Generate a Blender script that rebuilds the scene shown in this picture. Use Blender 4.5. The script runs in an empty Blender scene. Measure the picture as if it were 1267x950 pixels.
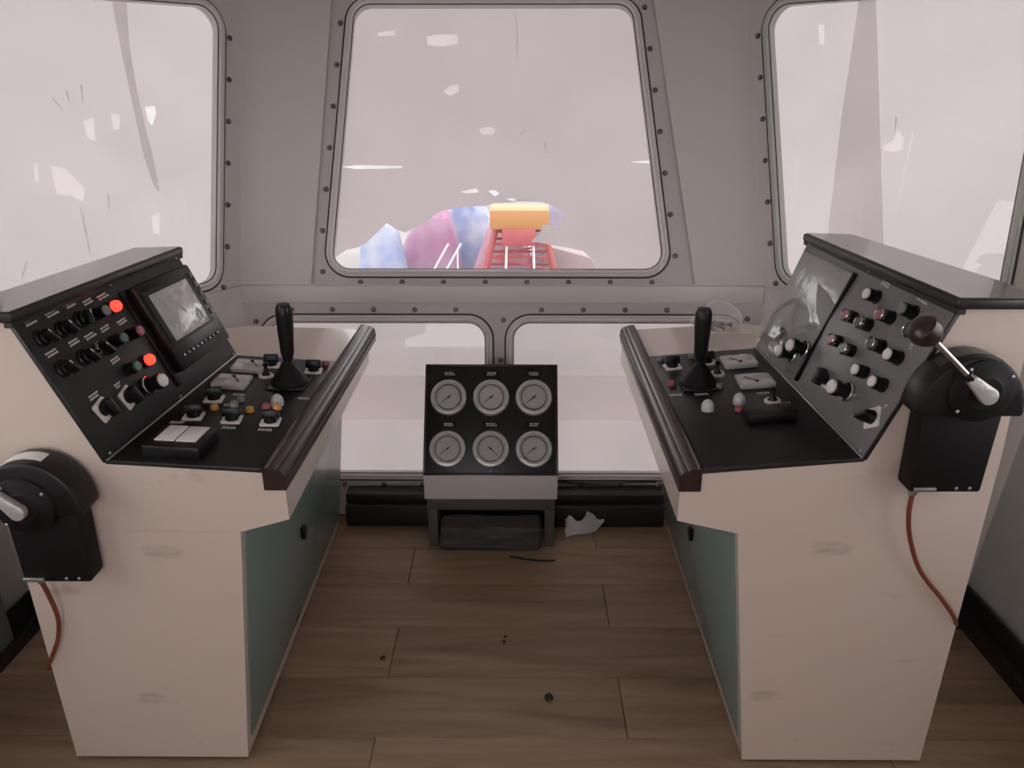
import bpy, bmesh, math, random
from mathutils import Matrix, Vector, noise
from mathutils.geometry import tessellate_polygon
random.seed(7)
SC = bpy.context.scene
COL = SC.collection
V = Vector

# ------------------------------------------------------------------ camera
cam_d = bpy.data.cameras.new('camera'); cam = bpy.data.objects.new('camera', cam_d); COL.objects.link(cam)
cam_d.sensor_width = 36.0; cam_d.lens = 36.0*955/1267; cam_d.clip_start = 0.02; cam_d.clip_end = 300
cam.location = (0, 0, 1.5)
cam.rotation_euler = (math.radians(90-22.2), 0, 0.0062)
SC.camera = cam
# ------------------------------------------------------------------ overcast daylight
w = bpy.data.worlds.new('overcast_sky'); SC.world = w; w.use_nodes = True
bg = w.node_tree.nodes['Background']; bg.inputs[0].default_value = (1.0, 0.965, 0.975, 1); bg.inputs[1].default_value = 3.2
SC.view_settings.view_transform = 'Standard'; SC.view_settings.look = 'None'
SC.view_settings.exposure = 0.0; SC.view_settings.gamma = 1.0; SC.view_settings.use_curve_mapping = False

# ------------------------------------------------------------------ materials
MATS = {}
def mat(name, col, rough=.5, metal=0.0, var=0.0, vscale=6.0, col2=None, bump=0.0, bscale=60, emit=0.0, spec=.5, stretch=None, coat=0.0, lo=.35, hi=.7, detail=4):
    m = bpy.data.materials.new(name); m.use_nodes = True
    nt = m.node_tree; b = nt.nodes['Principled BSDF']
    b.inputs['Base Color'].default_value = (*col, 1); b.inputs['Roughness'].default_value = rough
    b.inputs['Metallic'].default_value = metal; b.inputs['Specular IOR Level'].default_value = spec
    b.inputs['Coat Weight'].default_value = coat
    if emit: b.inputs['Emission Color'].default_value = (*col, 1); b.inputs['Emission Strength'].default_value = emit
    if var or bump:
        tc = nt.nodes.new('ShaderNodeTexCoord'); mp = nt.nodes.new('ShaderNodeMapping')
        nt.links.new(tc.outputs['Object'], mp.inputs[0])
        if stretch: mp.inputs['Scale'].default_value = stretch
    if var:
        n = nt.nodes.new('ShaderNodeTexNoise'); n.inputs['Scale'].default_value = vscale; n.inputs['Detail'].default_value = detail
        nt.links.new(mp.outputs[0], n.inputs[0])
        r = nt.nodes.new('ShaderNodeValToRGB'); c2 = col2 or tuple(c*(1-var) for c in col)
        r.color_ramp.elements[0].position = lo; r.color_ramp.elements[1].position = hi
        r.color_ramp.elements[0].color = (*c2, 1); r.color_ramp.elements[1].color = (*col, 1)
        nt.links.new(n.outputs[0], r.inputs[0]); nt.links.new(r.outputs[0], b.inputs['Base Color'])
    if bump:
        n2 = nt.nodes.new('ShaderNodeTexNoise'); n2.inputs['Scale'].default_value = bscale; n2.inputs['Detail'].default_value = 3
        nt.links.new(mp.outputs[0], n2.inputs[0])
        bp = nt.nodes.new('ShaderNodeBump'); bp.inputs['Strength'].default_value = bump; bp.inputs['Distance'].default_value = .01
        nt.links.new(n2.outputs[0], bp.inputs['Height']); nt.links.new(bp.outputs[0], b.inputs['Normal'])
    MATS[name] = m; return m

mat('white_paint', (.80, .735, .70), .42, var=.06, vscale=3.0, lo=.40, hi=.6, bump=.02, bscale=25)
# scuffed white enamel of the consoles: paint with separate grey rub marks
def scuffed():
    m = mat('console_white', (.595, .495, .43), .4, coat=1.0, bump=.02, bscale=25)
    nt = m.node_tree; b = nt.nodes['Principled BSDF']; b.inputs['Coat Roughness'].default_value = .14
    tc = nt.nodes.new('ShaderNodeTexCoord'); mp = nt.nodes.new('ShaderNodeMapping'); mp.inputs['Scale'].default_value = (5, 5, 11)
    nt.links.new(tc.outputs['Object'], mp.inputs[0])
    n = nt.nodes.new('ShaderNodeTexNoise'); n.inputs['Scale'].default_value = 1.3; n.inputs['Detail'].default_value = 3
    nt.links.new(mp.outputs[0], n.inputs[0])
    r = nt.nodes.new('ShaderNodeValToRGB')
    r.color_ramp.elements[0].position = .66; r.color_ramp.elements[0].color = (.595, .495, .43, 1)
    r.color_ramp.elements[1].position = .78; r.color_ramp.elements[1].color = (.40, .32, .275, 1)
    nt.links.new(n.outputs[0], r.inputs[0]); nt.links.new(r.outputs[0], b.inputs['Base Color'])
scuffed()
mat('wall_grey', (.58, .545, .53), .5, var=.05, vscale=2.0, bump=.02, bscale=30)
mat('wall_light', (.62, .59, .57), .5, var=.05, vscale=2.0)
mat('frame_grey', (.53, .485, .478), .45, var=.08, vscale=4.0)
mat('gasket', (.66, .62, .61), .36)
mat('gasket_green', (.52, .535, .495), .36)
mat('rubber', (.015, .013, .013), .5)
mat('bolt', (.16, .145, .145), .4, metal=.6)
mat('black_plate', (.012, .0115, .012), .33, spec=.35, var=.3, vscale=18, bump=.015, bscale=300)
mat('panel_grey', (.030, .029, .029), .36, spec=.25, var=.2, vscale=10)
mat('panel_grey_sheen', (.19, .178, .180), .36, var=.25, vscale=9)  # base lightened to stand in for window reflections on the right panel
mat('laminate', (.15, .138, .135), .28, coat=.7)
mat('wall_lower', (.44, .445, .425), .5, var=.08, vscale=2.0)
mat('ceiling_white', (.88, .86, .84), .6)
mat('cap_black', (.02, .018, .018), .3)
mat('black_plastic', (.0065, .006, .0065), .34, spec=.35)
mat('black_matt', (.0035, .003, .003), .6, spec=.25)
mat('rail_wood', (.036, .019, .018), .28, var=.25, vscale=5, stretch=(12, 2, 12))
mat('teal', (.19, .25, .235), .25, var=.1, vscale=3)
mat('plinth', (.018, .016, .015), .6)
mat('chrome', (.62, .61, .60), .18, metal=1.0)
mat('steel', (.42, .41, .40), .38, metal=.9)
mat('ivory', (.72, .68, .66), .35)
mat('pale_print', (.62, .58, .58), .6)
mat('btn_red', (.30, .065, .07), .35)
mat('btn_pink', (.32, .10, .11), .35)
mat('btn_green', (.07, .14, .115), .35)
mat('btn_teal', (.10, .17, .18), .35)
mat('btn_grey', (.17, .17, .165), .4)
mat('btn_black', (.03, .035, .033), .35)
mat('btn_yellow', (.52, .30, .05), .4)
mat('btn_orange', (.60, .24, .07), .4)
mat('lamp_red', (1.0, .035, .02), .3, emit=3.2)
mat('knob_brown', (.028, .014, .012), .28)
mat('cable_red', (.16, .035, .02), .45)
mat('wire_dark', (.03, .012, .012), .5)
mat('silver_lever', (.60, .58, .57), .34, metal=.55, bump=.2, bscale=90)
mat('acrylic', (.46, .45, .44), .12, coat=.6)
mat('screen', (.52, .51, .51), .2, var=.3, vscale=35, bump=.35, bscale=38, coat=.7)
mat('gauge_face', (.46, .45, .44), .3, coat=.3)
mat('gauge_ring', (.55, .54, .53), .3, metal=.4)
mat('dark_line', (.012, .011, .011), .5)
mat('apron', (.62, .59, .57), .5, var=.1, vscale=5)
mat('stand_grey', (.075, .07, .066), .55)
mat('old_wood', (.085, .073, .063), .75, var=.55, vscale=5, stretch=(2, 14, 14), bump=.25, bscale=12)
mat('tissue', (.80, .77, .75), .8, bump=.15, bscale=30)
mat('debris', (.02, .012, .009), .7)
mat('screw', (.018, .016, .016), .5, metal=.3)
mat('baseboard_black', (.012, .010, .010), .5)
mat('out_ground', (.28, .27, .265), .8, var=.3, vscale=.4)
mat('tarp_blue', (0.17, 0.22, 0.38), .6, var=.3, vscale=3, col2=(0.33, 0.34, 0.4))
mat('tarp_magenta', (0.27, 0.12, 0.21), .6, var=.3, vscale=2, col2=(0.34, 0.22, 0.3))
mat('tarp_white', (0.42, 0.43, 0.48), .6, var=.3, vscale=2.2, col2=(0.17, 0.22, 0.38))
mat('tarp_pink', (0.36, 0.13, 0.15), .6, var=.3, vscale=3, col2=(0.34, 0.22, 0.28))
mat('tarp_lilac', (.33, .29, .38), .6, var=.3, vscale=3)
mat('red_paint', (.36, .085, .09), .5, var=.15, vscale=3)
mat('orange_paint', (.38, .19, .07), .5)
mat('white_steel', (.55, .54, .55), .45)
mat('grey_steel', (.26, .20, .20), .6)

def wood_floor():
    m = bpy.data.materials.new('floor_wood'); m.use_nodes = True; nt = m.node_tree; b = nt.nodes['Principled BSDF']
    tc = nt.nodes.new('ShaderNodeTexCoord'); oi = nt.nodes.new('ShaderNodeObjectInfo')
    mu = nt.nodes.new('ShaderNodeVectorMath'); mu.operation = 'ADD'
    sc = nt.nodes.new('ShaderNodeMath'); sc.operation = 'MULTIPLY'; sc.inputs[1].default_value = 37.0
    nt.links.new(oi.outputs['Random'], sc.inputs[0]); nt.links.new(tc.outputs['Object'], mu.inputs[0]); nt.links.new(sc.outputs[0], mu.inputs[1])
    mp = nt.nodes.new('ShaderNodeMapping'); mp.inputs['Scale'].default_value = (1.3, 11, 8); nt.links.new(mu.outputs[0], mp.inputs[0])
    n = nt.nodes.new('ShaderNodeTexNoise'); n.inputs['Scale'].default_value = 1.6; n.inputs['Detail'].default_value = 6; n.inputs['Distortion'].default_value = .8
    nt.links.new(mp.outputs[0], n.inputs[0])
    r = nt.nodes.new('ShaderNodeValToRGB'); r.color_ramp.elements[0].position = .3; r.color_ramp.elements[1].position = .68
    r.color_ramp.elements[0].color = (.185, .120, .072, 1); r.color_ramp.elements[1].color = (.330, .225, .148, 1)
    nt.links.new(n.outputs[0], r.inputs[0])
    h = nt.nodes.new('ShaderNodeHueSaturation'); mr = nt.nodes.new('ShaderNodeMapRange')
    mr.inputs['To Min'].default_value = .85; mr.inputs['To Max'].default_value = 1.12
    nt.links.new(oi.outputs['Random'], mr.inputs['Value']); nt.links.new(mr.outputs[0], h.inputs['Value']); nt.links.new(r.outputs[0], h.inputs['Color'])
    nt.links.new(h.outputs[0], b.inputs['Base Color']); b.inputs['Roughness'].default_value = .5
    bp = nt.nodes.new('ShaderNodeBump'); bp.inputs['Strength'].default_value = .12; bp.inputs['Distance'].default_value = .004
    nt.links.new(n.outputs[0], bp.inputs['Height']); nt.links.new(bp.outputs[0], b.inputs['Normal'])
    MATS['floor_wood'] = m
wood_floor()

def film_mat(name, c1, c2, vs):
    m = bpy.data.materials.new(name); m.use_nodes = True; nt = m.node_tree; nt.nodes.clear()
    out = nt.nodes.new('ShaderNodeOutputMaterial'); t = nt.nodes.new('ShaderNodeBsdfTranslucent'); d = nt.nodes.new('ShaderNodeBsdfDiffuse')
    mx = nt.nodes.new('ShaderNodeAddShader')
    tc = nt.nodes.new('ShaderNodeTexCoord'); n = nt.nodes.new('ShaderNodeTexNoise'); n.inputs['Scale'].default_value = vs; n.inputs['Detail'].default_value = 2
    r = nt.nodes.new('ShaderNodeValToRGB'); r.color_ramp.elements[0].position = .35; r.color_ramp.elements[1].position = .65
    r.color_ramp.elements[0].color = (*c1, 1); r.color_ramp.elements[1].color = (*c2, 1)
    nt.links.new(tc.outputs['Object'], n.inputs[0]); nt.links.new(n.outputs[0], r.inputs[0]); nt.links.new(r.outputs[0], t.inputs[0])
    d.inputs[0].default_value = (.22, .21, .21, 1)
    nt.links.new(t.outputs[0], mx.inputs[0]); nt.links.new(d.outputs[0], mx.inputs[1]); nt.links.new(mx.outputs[0], out.inputs[0])
    MATS[name] = m
film_mat('film', (.285, .252, .253), (.31, .276, .276), 3.0)
film_mat('film_side', (.305, .28, .281), (.33, .303, .303), 3.0)
film_mat('film_low', (.235, .21, .208), (.26, .232, .23), 3.0)
film_mat('film_thin', (.40, .365, .365), (.43, .39, .39), 3.0)
film_mat('film_band', (.80, .78, .775), (.84, .82, .81), 3.0)
film_mat('film_strip', (.62, .60, .60), (.66, .64, .64), 3.0)

def thin_clear(name, glossy, rough, tint=(1, 1, 1), bump=0.0, bscale=40, haze=0.0):
    m = bpy.data.materials.new(name); m.use_nodes = True; nt = m.node_tree; nt.nodes.clear()
    out = nt.nodes.new('ShaderNodeOutputMaterial'); tr = nt.nodes.new('ShaderNodeBsdfTransparent'); tr.inputs[0].default_value = (*tint, 1)
    g = nt.nodes.new('ShaderNodeBsdfGlossy'); g.inputs['Roughness'].default_value = rough
    mx = nt.nodes.new('ShaderNodeMixShader'); mx.inputs[0].default_value = glossy
    base = tr
    if haze:
        df = nt.nodes.new('ShaderNodeBsdfDiffuse'); df.inputs[0].default_value = (.8, .8, .8, 1)
        m2 = nt.nodes.new('ShaderNodeMixShader'); m2.inputs[0].default_value = haze
        nt.links.new(tr.outputs[0], m2.inputs[1]); nt.links.new(df.outputs[0], m2.inputs[2]); base = m2
    if bump:
        tc = nt.nodes.new('ShaderNodeTexCoord'); n = nt.nodes.new('ShaderNodeTexNoise'); n.inputs['Scale'].default_value = bscale; n.inputs['Detail'].default_value = 2
        nt.links.new(tc.outputs['Object'], n.inputs[0])
        bp = nt.nodes.new('ShaderNodeBump'); bp.inputs['Strength'].default_value = bump; bp.inputs['Distance'].default_value = .02
        nt.links.new(n.outputs[0], bp.inputs['Height']); nt.links.new(bp.outputs[0], g.inputs['Normal'])
    nt.links.new(base.outputs[0], mx.inputs[1]); nt.links.new(g.outputs[0], mx.inputs[2]); nt.links.new(mx.outputs[0], out.inputs[0])
    MATS[name] = m
thin_clear('glass', .025, .02)
thin_clear('clear_wrap', .16, .12, bump=.04, bscale=30, haze=.04)
thin_clear('bag_plastic', .10, .22, bump=.5, bscale=30, haze=.24)

# ------------------------------------------------------------------ mesh helpers
WM = {}
def world(o): return WM.get(o.name, Matrix.Identity(4))
def link(name, me, parent=None, M=None, kind=None, label=None, cat=None, group=None):
    o = bpy.data.objects.new(name, me); COL.objects.link(o)
    M = M or Matrix.Identity(4)
    if parent is not None:
        o.parent = parent; o.matrix_basis = world(parent).inverted() @ M
    else: o.matrix_basis = M
    WM[o.name] = M.copy()
    if kind: o['kind'] = kind
    if label: o['label'] = label
    if cat: o['category'] = cat
    if group: o['group'] = group
    return o
def thing(name, label, cat, loc, group=None):
    o = link(name, None, None, Matrix.Translation(V(loc)), None, label, cat, group); o.empty_display_size = .05; return o
def finish(bm, name, m, ang=35, smooth=True, recalc=True):
    if recalc: bmesh.ops.recalc_face_normals(bm, faces=bm.faces)
    me = bpy.data.meshes.new(name); bm.to_mesh(me); bm.free()
    me.materials.append(MATS[m])
    if smooth:
        me.polygons.foreach_set('use_smooth', [True]*len(me.polygons))
        me.set_sharp_from_angle(angle=math.radians(ang))
    return me
class MB:
    def __init__(s): s.bm = bmesh.new()
    def _add(s, vs, fs, bevel=0, seg=2, M=None):
        t = bmesh.new()
        bv = [t.verts.new(v) for v in vs]
        for f in fs:
            try: t.faces.new([bv[i] for i in f])
            except ValueError: pass
        bmesh.ops.recalc_face_normals(t, faces=t.faces)
        if bevel: bmesh.ops.bevel(t, geom=[e for e in t.edges if len(e.link_faces) == 2 and e.calc_face_angle(0) > .5], offset=bevel, segments=seg, profile=.5, affect='EDGES', clamp_overlap=True)
        if M: t.transform(M)
        me = bpy.data.meshes.new('tmp'); t.to_mesh(me); t.free(); s.bm.from_mesh(me); bpy.data.meshes.remove(me)
        return s
    def box(s, lo, hi, bevel=0, M=None, seg=2):
        (a, b, c), (d, e, f) = lo, hi
        return s.hexa([(a,b,c),(d,b,c),(d,e,c),(a,e,c)], [(a,b,f),(d,b,f),(d,e,f),(a,e,f)], bevel, M, seg)
    def hexa(s, A, B, bevel=0, M=None, seg=2):
        n = len(A); fs = [list(range(n))[::-1], list(range(n, 2*n))] + [[i, (i+1) % n, n+(i+1) % n, n+i] for i in range(n)]
        return s._add([V(v) for v in list(A)+list(B)], fs, bevel, seg, M)
    def prism(s, poly, z0, z1, bevel=0, M=None, seg=2):
        return s.hexa([(x, y, z0) for x, y in poly], [(x, y, z1) for x, y in poly], bevel, M, seg)
    def lathe(s, prof, seg=20, M=None, a0=0, a1=None):
        vs, fs = [], []; full = a1 is None; a1 = 2*math.pi if full else a1
        n = seg if full else seg+1
        for r, z in prof:
            for k in range(n):
                a = a0+(a1-a0)*k/seg; vs.append((r*math.cos(a), r*math.sin(a), z))
        for i in range(len(prof)-1):
            for k in range(n if full else n-1):
                k2 = (k+1) % n; fs.append((i*n+k, i*n+k2, (i+1)*n+k2, (i+1)*n+k))
        if full and prof[0][0] > 1e-6 and prof[-1][0] > 1e-6:      # a ring: close the section
            i = len(prof)-1; fs += [(i*n+k, i*n+(k+1) % n, (k+1) % n, k) for k in range(n)]
        elif full:
            if prof[0][0] > 1e-6: fs.append(tuple(range(n))[::-1])
            if prof[-1][0] > 1e-6: fs.append(tuple((len(prof)-1)*n+k for k in range(n)))
        t = s._add([V(v) for v in vs], fs, 0, 1, M)
        bmesh.ops.remove_doubles(s.bm, verts=s.bm.verts, dist=1e-6); return t
    def tube(s, pts, rad, seg=8, M=None, closed=False, cap=True):
        pts = [V(p) for p in pts]; n = len(pts); vs, fs = [], []; up = None
        for i, p in enumerate(pts):
            if closed: d = (pts[(i+1) % n]-pts[i-1]).normalized()
            else: d = (pts[min(i+1, n-1)]-pts[max(i-1, 0)]).normalized()
            if up is None: up = d.orthogonal().normalized()
            up = (up-d*up.dot(d)).normalized(); sd = d.cross(up)
            r = rad[i] if isinstance(rad, (list, tuple)) else rad
            for k in range(seg):
                a = 2*math.pi*k/seg; vs.append(p+(up*math.cos(a)+sd*math.sin(a))*r)
        for i in range(n if closed else n-1):
            j = (i+1) % n
            for k in range(seg): fs.append((i*seg+k, i*seg+(k+1) % seg, j*seg+(k+1) % seg, j*seg+k))
        if not closed and cap: fs += [tuple(range(seg))[::-1], tuple((n-1)*seg+k for k in range(seg))]
        return s._add(vs, fs, 0, 1, M)
    def sheet(s, outer, holes, z0, z1, M):
        loops = [outer]+holes; allp = [p for l in loops for p in l]; N = len(allp)
        tris = tessellate_polygon([[V((x, y, 0)) for x, y in l] for l in loops])
        vs = [V((x, y, z1)) for x, y in allp]; fs = [tuple(t) for t in tris]
        if abs(z1-z0) > 1e-9:
            vs += [V((x, y, z0)) for x, y in allp]; fs += [tuple(i+N for i in t[::-1]) for t in tris]; o = 0
            for l in loops:
                for i in range(len(l)): j = (i+1) % len(l); fs.append((o+i, o+j, o+j+N, o+i+N))
                o += len(l)
        return s._add(vs, fs, 0, 1, M)
    def make(s, name, m, parent=None, ang=35, smooth=True, **kw):     # verts in world space
        vs = s.bm.verts; lo = V([min(v.co[i] for v in vs) for i in range(3)]); hi = V([max(v.co[i] for v in vs) for i in range(3)])
        c = (lo+hi)/2; bmesh.ops.translate(s.bm, verts=s.bm.verts, vec=-c)
        return link(name, finish(s.bm, name, m, ang, smooth), parent, Matrix.Translation(c), **kw)
    def mesh(s, name, m, ang=35): return finish(s.bm, name, m, ang)
def smoothpath(pts, n=8):
    pts = [V(p) for p in pts]; out = []
    for i in range(len(pts)-1):
        p0, p1, p2, p3 = pts[max(i-1, 0)], pts[i], pts[i+1], pts[min(i+2, len(pts)-1)]
        for k in range(n):
            t = k/n; out.append(.5*((2*p1)+(p2-p0)*t+(2*p0-5*p1+4*p2-p3)*t*t+(3*p1-p0-3*p2+p3)*t**3))
    return out+[pts[-1]]
def ccw(p):
    a = sum(p[i][0]*p[(i+1) % len(p)][1]-p[(i+1) % len(p)][0]*p[i][1] for i in range(len(p)))
    return list(p) if a > 0 else list(p)[::-1]
def offset(p, d):          # outward offset of a convex polygon
    p = ccw(p); n = len(p); L = []
    for i in range(n):
        a, b = V(p[i]).to_2d(), V(p[(i+1) % n]).to_2d(); e = (b-a).normalized(); nn = V((e.y, -e.x)); L.append((a+nn*d, e))
    out = []
    for i in range(n):
        (a, e), (b, f) = L[i-1], L[i]; cr = e.x*f.y-e.y*f.x; t = ((b-a).x*f.y-(b-a).y*f.x)/cr; out.append(tuple(a+e*t))
    return out
def rounded(p, r, seg=7):
    p = ccw(p); n = len(p); out = []
    for i in range(n):
        a, b, c = V(p[i-1]).to_2d(), V(p[i]).to_2d(), V(p[(i+1) % n]).to_2d()
        u, v = (a-b).normalized(), (c-b).normalized(); th = math.acos(max(-1, min(1, u.dot(v))))
        t = r/math.tan(th/2); cen = b+(u+v).normalized()*(r/math.sin(th/2)); s, e = b+u*t-cen, b+v*t-cen
        a0 = math.atan2(s.y, s.x); da = math.atan2(s.x*e.y-s.y*e.x, s.dot(e))
        for k in range(seg+1):
            q = a0+da*k/seg; out.append((cen.x+r*math.cos(q), cen.y+r*math.sin(q)))
    return out
def axes(o, x, y, z):
    M = Matrix.Identity(4)
    for i in range(3): M[i][0], M[i][1], M[i][2], M[i][3] = x[i], y[i], z[i], o[i]
    return M
CENTRE = V((0, .6, 1.2))
def plane(A, B, T):        # ex along AB, ey towards T, third axis into the room
    A, B, T = V(A), V(B), V(T); ex = (B-A).normalized(); ey = (T-A)-ex*(T-A).dot(ex); ey.normalize(); n = ex.cross(ey)
    if n.dot(CENTRE-A) < 0: n = -n
    return axes(A, ex, ey, n)
def proper(M, a, b, z=0):  # right-handed placement frame on a plane
    y, n = V(M.col[1][:3]), V(M.col[2][:3]); return axes(M @ V((a, b, z)), y.cross(n), y, n)

# ------------------------------------------------------------------ shared small meshes
_b = MB(); _b.lathe([(0, 0), (.0095, 0), (.0095, .0025), (.0, .0025)], 12); _b.prism([(.0068*math.cos(k*math.pi/3), .0068*math.sin(k*math.pi/3)) for k in range(6)], .002, .008, .0012)
BOLT = _b.mesh('bolt', 'bolt')

# ------------------------------------------------------------------ the cabin shell
LEDGE, CEIL = .82, 2.1
k = (CEIL-LEDGE)/.897
F = {'R': [V((.80, 2.42, 0)), V((1.33, 1.90, 0)), V((1.42, -1.3, 0))], 'L': [V((-.90, 2.42, 0)), V((-1.42, 1.85, 0)), V((-1.50, -1.3, 0))]}
G = {'R': [V((.84, 2.555, LEDGE)), V((1.36, 1.85, LEDGE)), V((1.45, -1.3, LEDGE))], 'L': [V((-.94, 2.555, LEDGE)), V((-1.42, 1.81, LEDGE)), V((-1.53, -1.3, LEDGE))]}
T0 = {'R': V((.78, 2.916, 1.717)), 'L': V((-.94, 2.916, 1.717))}
top = {}
for s in 'RL':
    c = G[s][0]+(T0[s]-G[s][0])*k
    M = plane(G[s][0], G[s][1], T0[s]); ey = V(M.col[1][:3]); b = G[s][1]+ey*((CEIL-LEDGE)/ey.z)
    top[s] = [c, b, V((b.x+(.05 if s == 'R' else -.05), -1.3, CEIL))]
def in_plane(M, p): q = M.inverted() @ V(p); return (q.x, q.y)

SIDE = {'R': 'right', 'L': 'left'}
def window(name, label, M, glass, plate=None, plate_z=0.0, film=True, holes=(), gmat='gasket', r=.06, spacing=.142, glass_off=.0, bolts=True, green=False, skip=None, fmat='film', thin=(), crease=()):
    """glass: convex polygon of the clear opening in plane coordinates"""
    c = (sum(p[0] for p in glass)/len(glass), sum(p[1] for p in glass)/len(glass))
    root = link(name, None, None, Matrix.Translation(M @ V((*c, 0))), kind='structure', label=label); root.empty_display_size = .05
    if plate is not None:
        MB().sheet(ccw(plate), [rounded(offset(glass, .012), r+.012)], plate_z-.012, plate_z, M).make('frame_plate', 'frame_grey', root, smooth=False)
    ring = rounded(glass, r, 8); z = plate_z
    # raised trim: bead section swept round the opening
    prof = [(0, -.03), (0, .006), (.003, .010), (.009, .012), (.013, .009), (.015, .006), (.019, .009), (.023, .007), (.025, .002), (.025, -.012)]
    loops = [[(M @ V((x, y, z+h))) for x, y in rounded(offset(glass, d) if d > 0 else glass, r+d, 8)] for d, h in prof]
    vs = [v for l in loops for v in l]; n = len(ring); fs = []
    for i in range(len(prof)-1):
        for q in range(n): fs.append((i*n+q, i*n+(q+1) % n, (i+1)*n+(q+1) % n, (i+1)*n+q))
    MB()._add(vs, fs).make('window_trim', gmat, root, ang=50)
    for d, rad, h in ((.0265, .0032, .002), (-.001, .002, .004)):
        MB().tube([M @ V((x, y, z+h)) for x, y in rounded(offset(glass, d), r+d, 8)], rad, 6, closed=True).make('rubber_seal', 'rubber', root)
    MB().sheet(rounded(offset(glass, .003), r), [], z-.018, z-.013, M).make('glass_pane', 'glass', root, smooth=False)
    if film:
        MB().sheet(rounded(offset(glass, .02), r+.02), [list(h) for h in list(holes)+list(thin)], z-.03, z-.03, M).make('protective_film', fmat, root, smooth=False, label='milky protective film behind the glass')
        for h in thin: MB().sheet(ccw(h), [], z-.0302, z-.0302, M).make('thin_film_patch', 'film_thin', root, smooth=False)
        for c_ in crease:
            wd = [.0012]+[.0028]*(len(c_)-2)+[.0012]
            if len(c_) == 2: wd = [.0028, .0012]
            MB().sheet([(x-w_, y) for (x, y), w_ in zip(c_, wd)]+[(x+w_, y) for (x, y), w_ in list(zip(c_, wd))[::-1]], [], z-.024, z-.024, M).make('film_crease', 'film_strip', root, smooth=False)
    if bolts:
        p = offset(glass, .043); P = rounded(p, .07, 6); L = [0]
        for i in range(len(P)): L.append(L[-1]+(V(P[(i+1) % len(P)])-V(P[i])).length)
        N = round(L[-1]/spacing)
        for j in range(N):
            t = (j+.3)/N*L[-1]; i = max(q for q in range(len(P)) if L[q] <= t); f = (t-L[i])/max(1e-6, L[i+1]-L[i])
            a, b_ = P[i], P[(i+1) % len(P)]; x, y = a[0]+(b_[0]-a[0])*f, a[1]+(b_[1]-a[1])*f
            if skip and skip(x, y): continue
            link('bolt', BOLT, root, proper(M, x, y, z) @ Matrix.Rotation(j*1.3, 4, 'Z'))
    return root

# front wall, upper leaning part, with the recessed opening of the centre window
MC = plane((0, 2.555, LEDGE), (1, 2.555, LEDGE), (0, 2.555+math.tan(math.radians(22)), LEDGE+1))
plate = [(-.700, .004), (.606, .004), (.448, 1.06), (-.625, 1.06)]
wf = link('wall_front', None, None, Matrix.Translation(V((-.05, 2.5, 0))), kind='structure', label='grey steel front wall leaning outward above the ledge'); wf.empty_display_size = .05
MB().sheet(ccw([in_plane(MC, p) for p in (G['L'][0], G['R'][0], top['R'][0], top['L'][0])]), [ccw(plate)], -.03, 0, MC).make('upper_wall', 'wall_grey', wf, smooth=False)
# lower part with the two knee windows
ML = plane((0, 2.42, 0), (1, 2.42, 0), (0, 2.545, .76))
low = [(-.905, -.0), (.805, -.0), (.838, .77), (-.938, .77)]
gl2 = [(-.86, .158), (-.107, .158), (-.107, .704), (-.86, .704)]
gl3 = [(-.012, .158), (.76, .158), (.76, .704), (-.012, .704)]
MB().sheet(low, [rounded(offset(g, .012), .07) for g in (gl2, gl3)], -.03, 0, ML).make('lower_wall', 'frame_grey', wf, smooth=False)
MB().hexa([(-.935, 2.538, .762), (.835, 2.538, .762), (.84, 2.60, .762), (-.94, 2.60, .762)], [(-.94, 2.547, .819), (.84, 2.547, .819), (.84, 2.62, .819), (-.94, 2.62, .819)], .003).make('ledge_beam', 'wall_light', wf)

tear = [(-0.66, 0.0), (-0.629, 0.099), (-0.588, 0.127), (-0.554, 0.133), (-0.521, 0.149), (-0.449, 0.219), (-0.415, 0.197), (-0.387, 0.186), (-0.332, 0.211), (-0.262, 0.261), (-0.179, 0.275), (-0.11, 0.278), (-0.076, 0.289), (0.001, 0.297), (0.09, 0.292), (0.14, 0.27), (0.16, 0.245), (0.146, 0.209), (0.09, 0.214), (0.079, 0.183), (0.049, 0.156), (0.168, 0.136), (0.229, 0.123), (0.266, 0.089), (0.275, 0.045), (-.62, .045)]
tear = tear[1:]   # stays inside the sheet
slits = [[(-0.608, 0.413), (-0.555, 0.419), (-0.396, 0.416), (-0.396, 0.408), (-0.555, 0.405)], [(0.389, 0.431), (0.461, 0.436), (0.461, 0.425), (0.417, 0.428)],
         [(-0.199, 0.327), (-0.138, 0.339), (-0.132, 0.325), (-0.171, 0.322)], [(-0.101, 0.33), (-0.076, 0.333), (-0.06, 0.322), (-0.074, 0.311)], [(-0.038, 0.303), (-0.015, 0.305), (0.007, 0.294), (-0.01, 0.292)]]
PC = [[(-0.311, 0.86), (-0.278, 0.868), (-0.205, 0.868), (-0.205, 0.838), (-0.264, 0.827), (-0.308, 0.832)], [(-0.255, 0.671), (-0.233, 0.691), (-0.202, 0.696), (-0.202, 0.671), (-0.233, 0.658)], [(-0.132, 0.544), (-0.099, 0.552), (-0.074, 0.544), (-0.082, 0.525), (-0.121, 0.524)], [(-0.483, 0.874), (-0.422, 0.882), (-0.422, 0.866), (-0.478, 0.863)]]
CC = [[(-0.003, 0.932), (0.0, 0.854), (0.0, 0.78)], [(0.015, 0.523), (0.028, 0.548)], [(0.095, 0.495), (0.101, 0.454)]]
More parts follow.
